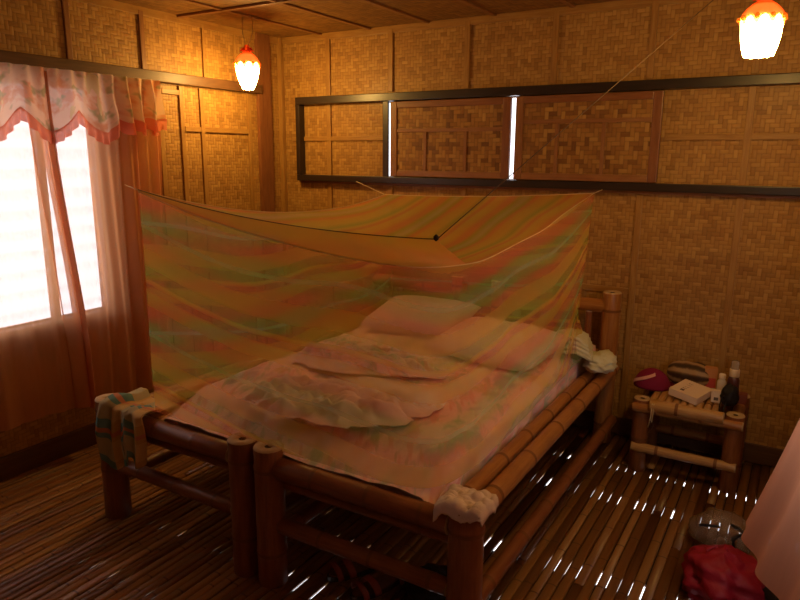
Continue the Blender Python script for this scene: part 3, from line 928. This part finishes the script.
SP('stretcher', (tx0, ty1, .125), (tx1, ty1, .125), .025, 'bamboo', node=.2)
for x in (tx0, tx1):
    SP('side_rail', (x, ty0+.03, .335), (x, ty1-.03, .335), .03, 'bamboo', node=.2); SP('side_stretcher', (x, ty0+.03, .15), (x, ty1-.03, .15), .026, 'bamboo_red', node=.2)
bm = BM()
x = tx0+.05
while x < tx1-.06:
    pole(bm, (x, ty0-.01, .386), (x, ty1+.03, .386), .018, hollow=False, seg=10); x += .036
o = new('slat_top', bm, BMATS('bamboo_yellow'), st); o.matrix_parent_inverse = sinv
bm = BM()
tube(bm, [(-.535, 3.37, .41), (-.534, 3.328, .395), (-.535, 3.322, .33), (-.545, 3.32, .27)], .003, 5); tube(bm, [(-.527, 3.37, .41), (-.526, 3.328, .395), (-.528, 3.322, .30)], .003, 5)
o = new('loose_string', bm, M['string'], st, True, label='pale string hanging off the front rail'); o.matrix_parent_inverse = sinv
TZ = .405

# things on the side table
def P2(nm, bm, mk, par, sm=True, lab=None):
    return new(nm, bm, M[mk] if isinstance(mk, str) else mk, par, sm, lab)
M['magenta'] = cloth('magenta_cloth', (.24, .018, .06), .2, 40)
M['pale_pink'] = cloth('pale_pink_cloth', (.80, .42, .36), .2, 40)
capo = thing('cap', 'magenta cap with a pale pink arched stripe at the table left', 'cap', (-.585, 3.575, TZ))
bm = BM(); lathe(bm, [(.088*math.cos(a), .098*math.sin(a)) for a in [i/12*PI/2*.985 for i in range(13)]], 32, close0=True, close1=True, sx=1.05, sy=.9)
P2('crown', bm, 'magenta', capo)
bm = BM()
def stripe(u, v):
    a = PI*u; e = lerp(-.22, .22, v)
    rr = .090
    p = Vector((math.cos(a)*rr*1.05, math.sin(e)*rr*.9-.045, math.sin(a)*.080))
    p.y = -.9*math.sqrt(max(0, rr*rr-(p.x/1.05)**2-(p.z*.9)**2)) + -.003
    return p
def stripe(u, v):
    lon = lerp(PI*1.02, PI*1.62, u); lat = lerp(.02, .85, u)+lerp(0, .22, v)
    return (1.06*.0895*math.cos(lat)*math.cos(lon), .91*.0895*math.cos(lat)*math.sin(lon), .0995*math.sin(lat))
grid(bm, 30, 5, stripe); solid(P2('stripe', bm, 'pale_pink', capo), .002)
bm = BM()
grid(bm, 24, 6, lambda u, v: ((.09+.055*v)*math.cos(PI*(.15+.55*u)), (.08+.05*v)*math.sin(PI*(.15+.55*u)), .008-.004*v)); solid(P2('brim', bm, 'magenta', capo), .004)

def striped_mat():
    g = G('brown_striped_weave'); u, v = g.uv()
    n = g.noise(g.obj(), 40.0, 3)
    f = ((v*46.0+n*1.4).sin()*.5+.5)
    c = g.ramp(f*.8+n*.2, [(.2, (.05, .022, .01)), (.5, (.16, .08, .03)), (.8, (.40, .26, .12))])
    return g.done(g.pbr(c, .6, g.bump(f, .6, .004), .1, .4))
M['striped'] = striped_mat()
bm = BM()
def pouch(u, v):
    a = 2*PI*v; t = u*2-1
    r = .070*(max(0, 1-abs(t)**3.2))**.5*(1+.10*noise.noise(Vector((t*3, math.cos(a)*2, math.sin(a)*2))))+.002
    return (t*.112, r*.8*math.cos(a), .066+r*math.sin(a))
grid(bm, 36, 28, pouch, lambda u, v: (u, v)); bmesh.ops.remove_doubles(bm, verts=bm.verts, dist=1e-5)
o = P2('pouch', bm, 'striped', None); o.location = (-.42, 3.675, TZ); o.rotation_euler = (0, 0, -.1)
tag(o, 'brown striped woven pouch lying behind the white box', 'pouch')

M['box_white'] = plain('white_card', (.80, .64, .46), .6, 0, .3, .06)
M['ink'] = plain('dark_ink', (.12, .09, .07), .7)
wb = thing('box', 'flat white printed box tilted on the side table front', 'box', (-.40, 3.475, TZ+.004), None, .55)
bm = BM(); box(bm, (-.08, -.075, 0), (.08, .075, .038), 0, .002); wbc = P2('carton', bm, 'box_white', wb, False)
def letter(bm, ch, x, y, s, z):
    segs = {'B': [(0, 0, 0, 2), (0, 2, .9, 2), (0, 1, .9, 1), (0, 0, .9, 0), (.9, 0, .9, 1), (.9, 1, .9, 2)], 'E': [(0, 0, 0, 2), (0, 2, 1, 2), (0, 1, .8, 1), (0, 0, 1, 0)],
            'L': [(0, 0, 0, 2), (0, 0, 1, 0)], 'I': [(.5, 0, .5, 2)], 'T': [(.5, 0, .5, 2), (0, 2, 1, 2)]}[ch]
    for (a, b, c, d) in segs:
        t = .16*s
        box(bm, (x+min(a, c)*s-t/2, y+min(b, d)*s-t/2, z), (x+max(a, c)*s+t/2, y+max(b, d)*s+t/2, z+.0006))
bm = BM()
box(bm, (-.055, .012, .038), (-.038, .032, .0386))
for i, ch in enumerate('ELIT'): letter(bm, ch, -.026+i*.021, .013, .0095, .038)
P2('printing', bm, 'ink', wbc, False)
wb.rotation_euler = (math.radians(6), math.radians(-5), 1.22); wb.location = (-.385, 3.50, TZ+.012)
M['clear'] = plain('clear_plastic', (.62, .56, .50), .25, .4, .5)
bm = BM(); box(bm, (-.026, -.04, 0), (.026, .04, .03), 0, .004)
o = P2('packet', bm, 'clear', None, False); o.location = (-.292, 3.58, TZ); o.rotation_euler = (0, 0, .5); tag(o, 'small translucent packet against the right side of the white box', 'packet')
M['carton_orange'] = plain('orange_card', (.55, .24, .08), .6); M['red_print'] = plain('red_print', (.50, .06, .04), .6)
c = thing('box', 'upright orange brown carton with red print behind the white bottle caps', 'box', (-.315, 3.66, TZ), None, .2)
bm = BM(); box(bm, (-.03, -.02, 0), (.03, .02, .128), 0, .002); cc = P2('carton', bm, 'carton_orange', c, False)
bm = BM(); box(bm, (-.024, -.0208, .018), (.024, -.02, .075), 0); P2('printing', bm, 'red_print', cc, False)
bm = BM(); box(bm, (-.021, -.014, 0), (.021, .014, .062), 0, .002)
o = thing('box', 'small white carton standing in front of the orange carton', 'box', (-.268, 3.50, TZ), None, .1)
o = P2('carton', bm, 'box_white', o, False); bm = BM(); box(bm, (-.008, -.0146, .012), (.012, -.014, .028)); P2('printing', bm, 'ink', o, False)
M['cream'] = plain('cream_plastic', (.80, .66, .50), .4, .2); M['dark_bottle'] = plain('dark_bottle', (.10, .03, .03), .3, .4)
jar = thing('bottle', 'short pale bottle with a white screw cap beside the spray bottle', 'bottle', (-.255, 3.60, TZ))
bm = BM(); lathe(bm, [(.02, 0), (.022, .004), (.022, .08), (.015, .093), (.012, .097)], 20, close0=True, close1=True); P2('body', bm, 'clear', jar)
bm = BM(); lathe(bm, [(.016, .095), (.017, .097), (.017, .117), (.012, .121)], 20, close0=True, close1=True); P2('screw_cap', bm, 'cream', jar, True, 'white screw cap')
sp = thing('spray_bottle', 'tall dark spray bottle with white collar and clear overcap', 'bottle', (-.205, 3.64, TZ))
bm = BM(); lathe(bm, [(.026, 0), (.029, .005), (.029, .088), (.022, .102), (.016, .106)], 24, close0=True, close1=True); P2('body', bm, 'dark_bottle', sp)
bm = BM(); lathe(bm, [(.0225, .104), (.0235, .106), (.0235, .142), (.021, .145)], 24, close0=True, close1=True)
for v in bm.verts:
    a = math.atan2(v.co.y, v.co.x); q = 1+.03*math.cos(12*a); v.co.x *= q; v.co.y *= q
P2('collar', bm, 'cream', sp, True, 'white ribbed collar')
g = G('frosted_cap'); M['frosted'] = g.done(g.mixs(.45, g.shade('ShaderNodeBsdfTransparent'), g.pbr((.55, .47, .42), .25, None, .3)))
bm = BM(); lathe(bm, [(.0205, .145), (.020, .17), (.017, .187), (.004, .19)], 24, close1=True); P2('overcap', bm, 'frosted', sp, True, 'clear frosted overcap')
M['black'] = plain('black_cloth', (.012, .010, .012), .6)
pc = bag_lump('case', (-.205, 3.485, TZ-.0), (.040, .032, .055), 'black', 'black soft case with a hanging strap at the table right', 'case', 6.0, .15)
bm = BM(); tube(bm, [(-.02, -.02, .05), (-.03, -.07, .06), (-.034, -.098, .02), (-.030, -.098, -.04), (-.024, -.10, -.07), (-.018, -.098, -.03), (-.014, -.09, .01), (-.01, -.03, .03)], .0028, 6)
new('strap', bm, M['black'], pc, True)
bm = BM(); bar(bm, (-.034, -.026, 0), (.034, .026, .05), 0, .006)
o = P2('wallet', bm, plain('maroon_leather', (.20, .05, .03), .5), None, False); o.location = (-.165, 3.555, TZ); tag(o, 'maroon block shaped wallet under the spray bottle at the table corner', 'wallet')

# ------------------------------------------------------------------ things on the floor
g = G('red_plastic'); M['red_plastic'] = g.done(g.pbr((.31, .008, .022), .55, g.bump(g.noise(g.obj(), 30.0, 3), .5, .01), .0, .35))
rb = bag_lump('plastic_bag', (-.105, 2.49, 0), (.125, .13, .085), 'red_plastic', 'red crumpled plastic bag on the floor at the right', 'bag', 1.0, .32)
bm = BM()
for s in (-1, 1):
    tube(bm, [(s*.03-.01, .0, .12), (s*.045-.01, .02, .165), (s*.02-.01, .03, .18), (s*.0-.01, .01, .13)], .009, 8)
new('handle', bm, M['red_plastic'], rb, True)
g = G('clear_bag'); M['clear_bag'] = g.done(g.mixs(.5, g.shade('ShaderNodeBsdfTransparent'), g.pbr((.34, .24, .16), .45, g.bump(g.noise(g.obj(), 22.0, 3), .6, .01), .3, .5)))
cbag = bag_lump('plastic_bag', (-.135, 2.86, 0), (.12, .10, .07), 'clear_bag', 'translucent clear plastic bag with dark straps behind the red bag', 'bag', 4.0, .2)
bm = BM(); tube(bm, [(-.085, -.065, .10), (-.05, -.07, .112), (-.01, -.065, .114)], .006, 6); new('strap', bm, M['black'], cbag, True)
bm = BM(); tube(bm, [(.03, -.04, .12), (.06, -.05, .118), (.085, -.06, .105), (.06, -.07, .10), (.045, -.09, .09), (.05, -.10, .06)], .009, 6); new('strap', bm, M['black'], cbag, True)
bag_lump('bag', (.155, 2.46, 0), (.11, .13, .10), 'black', 'black bag on the floor under the salmon curtain', 'bag', 9.0, .2)

M['sandal_red'] = plain('sandal_red', (.34, .07, .04), .5); M['sole'] = plain('sandal_sole', (.05, .03, .02), .7); M['insole'] = plain('insole', (.16, .07, .04), .7)
def shoe_outline(t):                         # half width along the foot, t 0 heel .. 1 toe
    return .030+.014*math.sin(PI*min(1, t*1.15)**1.2) - .0 if t < .97 else .025
def sandal(x, y, rz, lab, matk, group):
    s = thing('sandal', lab, 'sandal', (x, y, .002), group, rz)
    def sole(z0, z1, k, mk, nm):
        bm = BM(); prof = []
        n = 26
        for i in range(n):
            a = 2*PI*i/n; yy = .125*math.sin(a)*k
            w = (.036+.009*math.sin(a))*k
            prof.append((w*math.cos(a)+.004*math.sin(a)**2, yy))
        A = [bm.verts.new((p[0], p[1], z0)) for p in prof]; B = [bm.verts.new((p[0], p[1], z1+.006*(p[1] < -.07))) for p in prof]
        for i in range(n): bm.faces.new((A[i], A[(i+1) % n], B[(i+1) % n], B[i]))
        bm.faces.new(A[::-1]); bm.faces.new(B)
        new(nm, bm, M[mk], s, False)
    sole(0, .018, 1.0, 'sole', 'sole'); sole(.0185, .024, .94, 'insole', 'insole')
    for y0, w in ((.035, .028), (.085, .022), (-.075, .018)):
        bm = BM()
        def f(u, v):
            a = PI*u; return ((.045)*math.cos(a), y0+(v-.5)*w+.01*math.sin(a), .012+.05*math.sin(a)**.8)
        grid(bm, 18, 3, f); solid(new('strap', bm, M[matk], s, True), .004)
sandal(-1.335, 1.90, 2.6, 'left of the two red strapped sandals under the bed foot', 'sandal_red', 'red sandals under the bed')
sandal(-1.205, 1.86, 2.75, 'right of the two red strapped sandals under the bed foot', 'sandal_red', 'red sandals under the bed')
bag_lump('bag', (-.97, 1.92, 0), (.14, .10, .06), 'black', 'black soft bag lying under the right bed foot rail', 'bag', 12.0, .2)
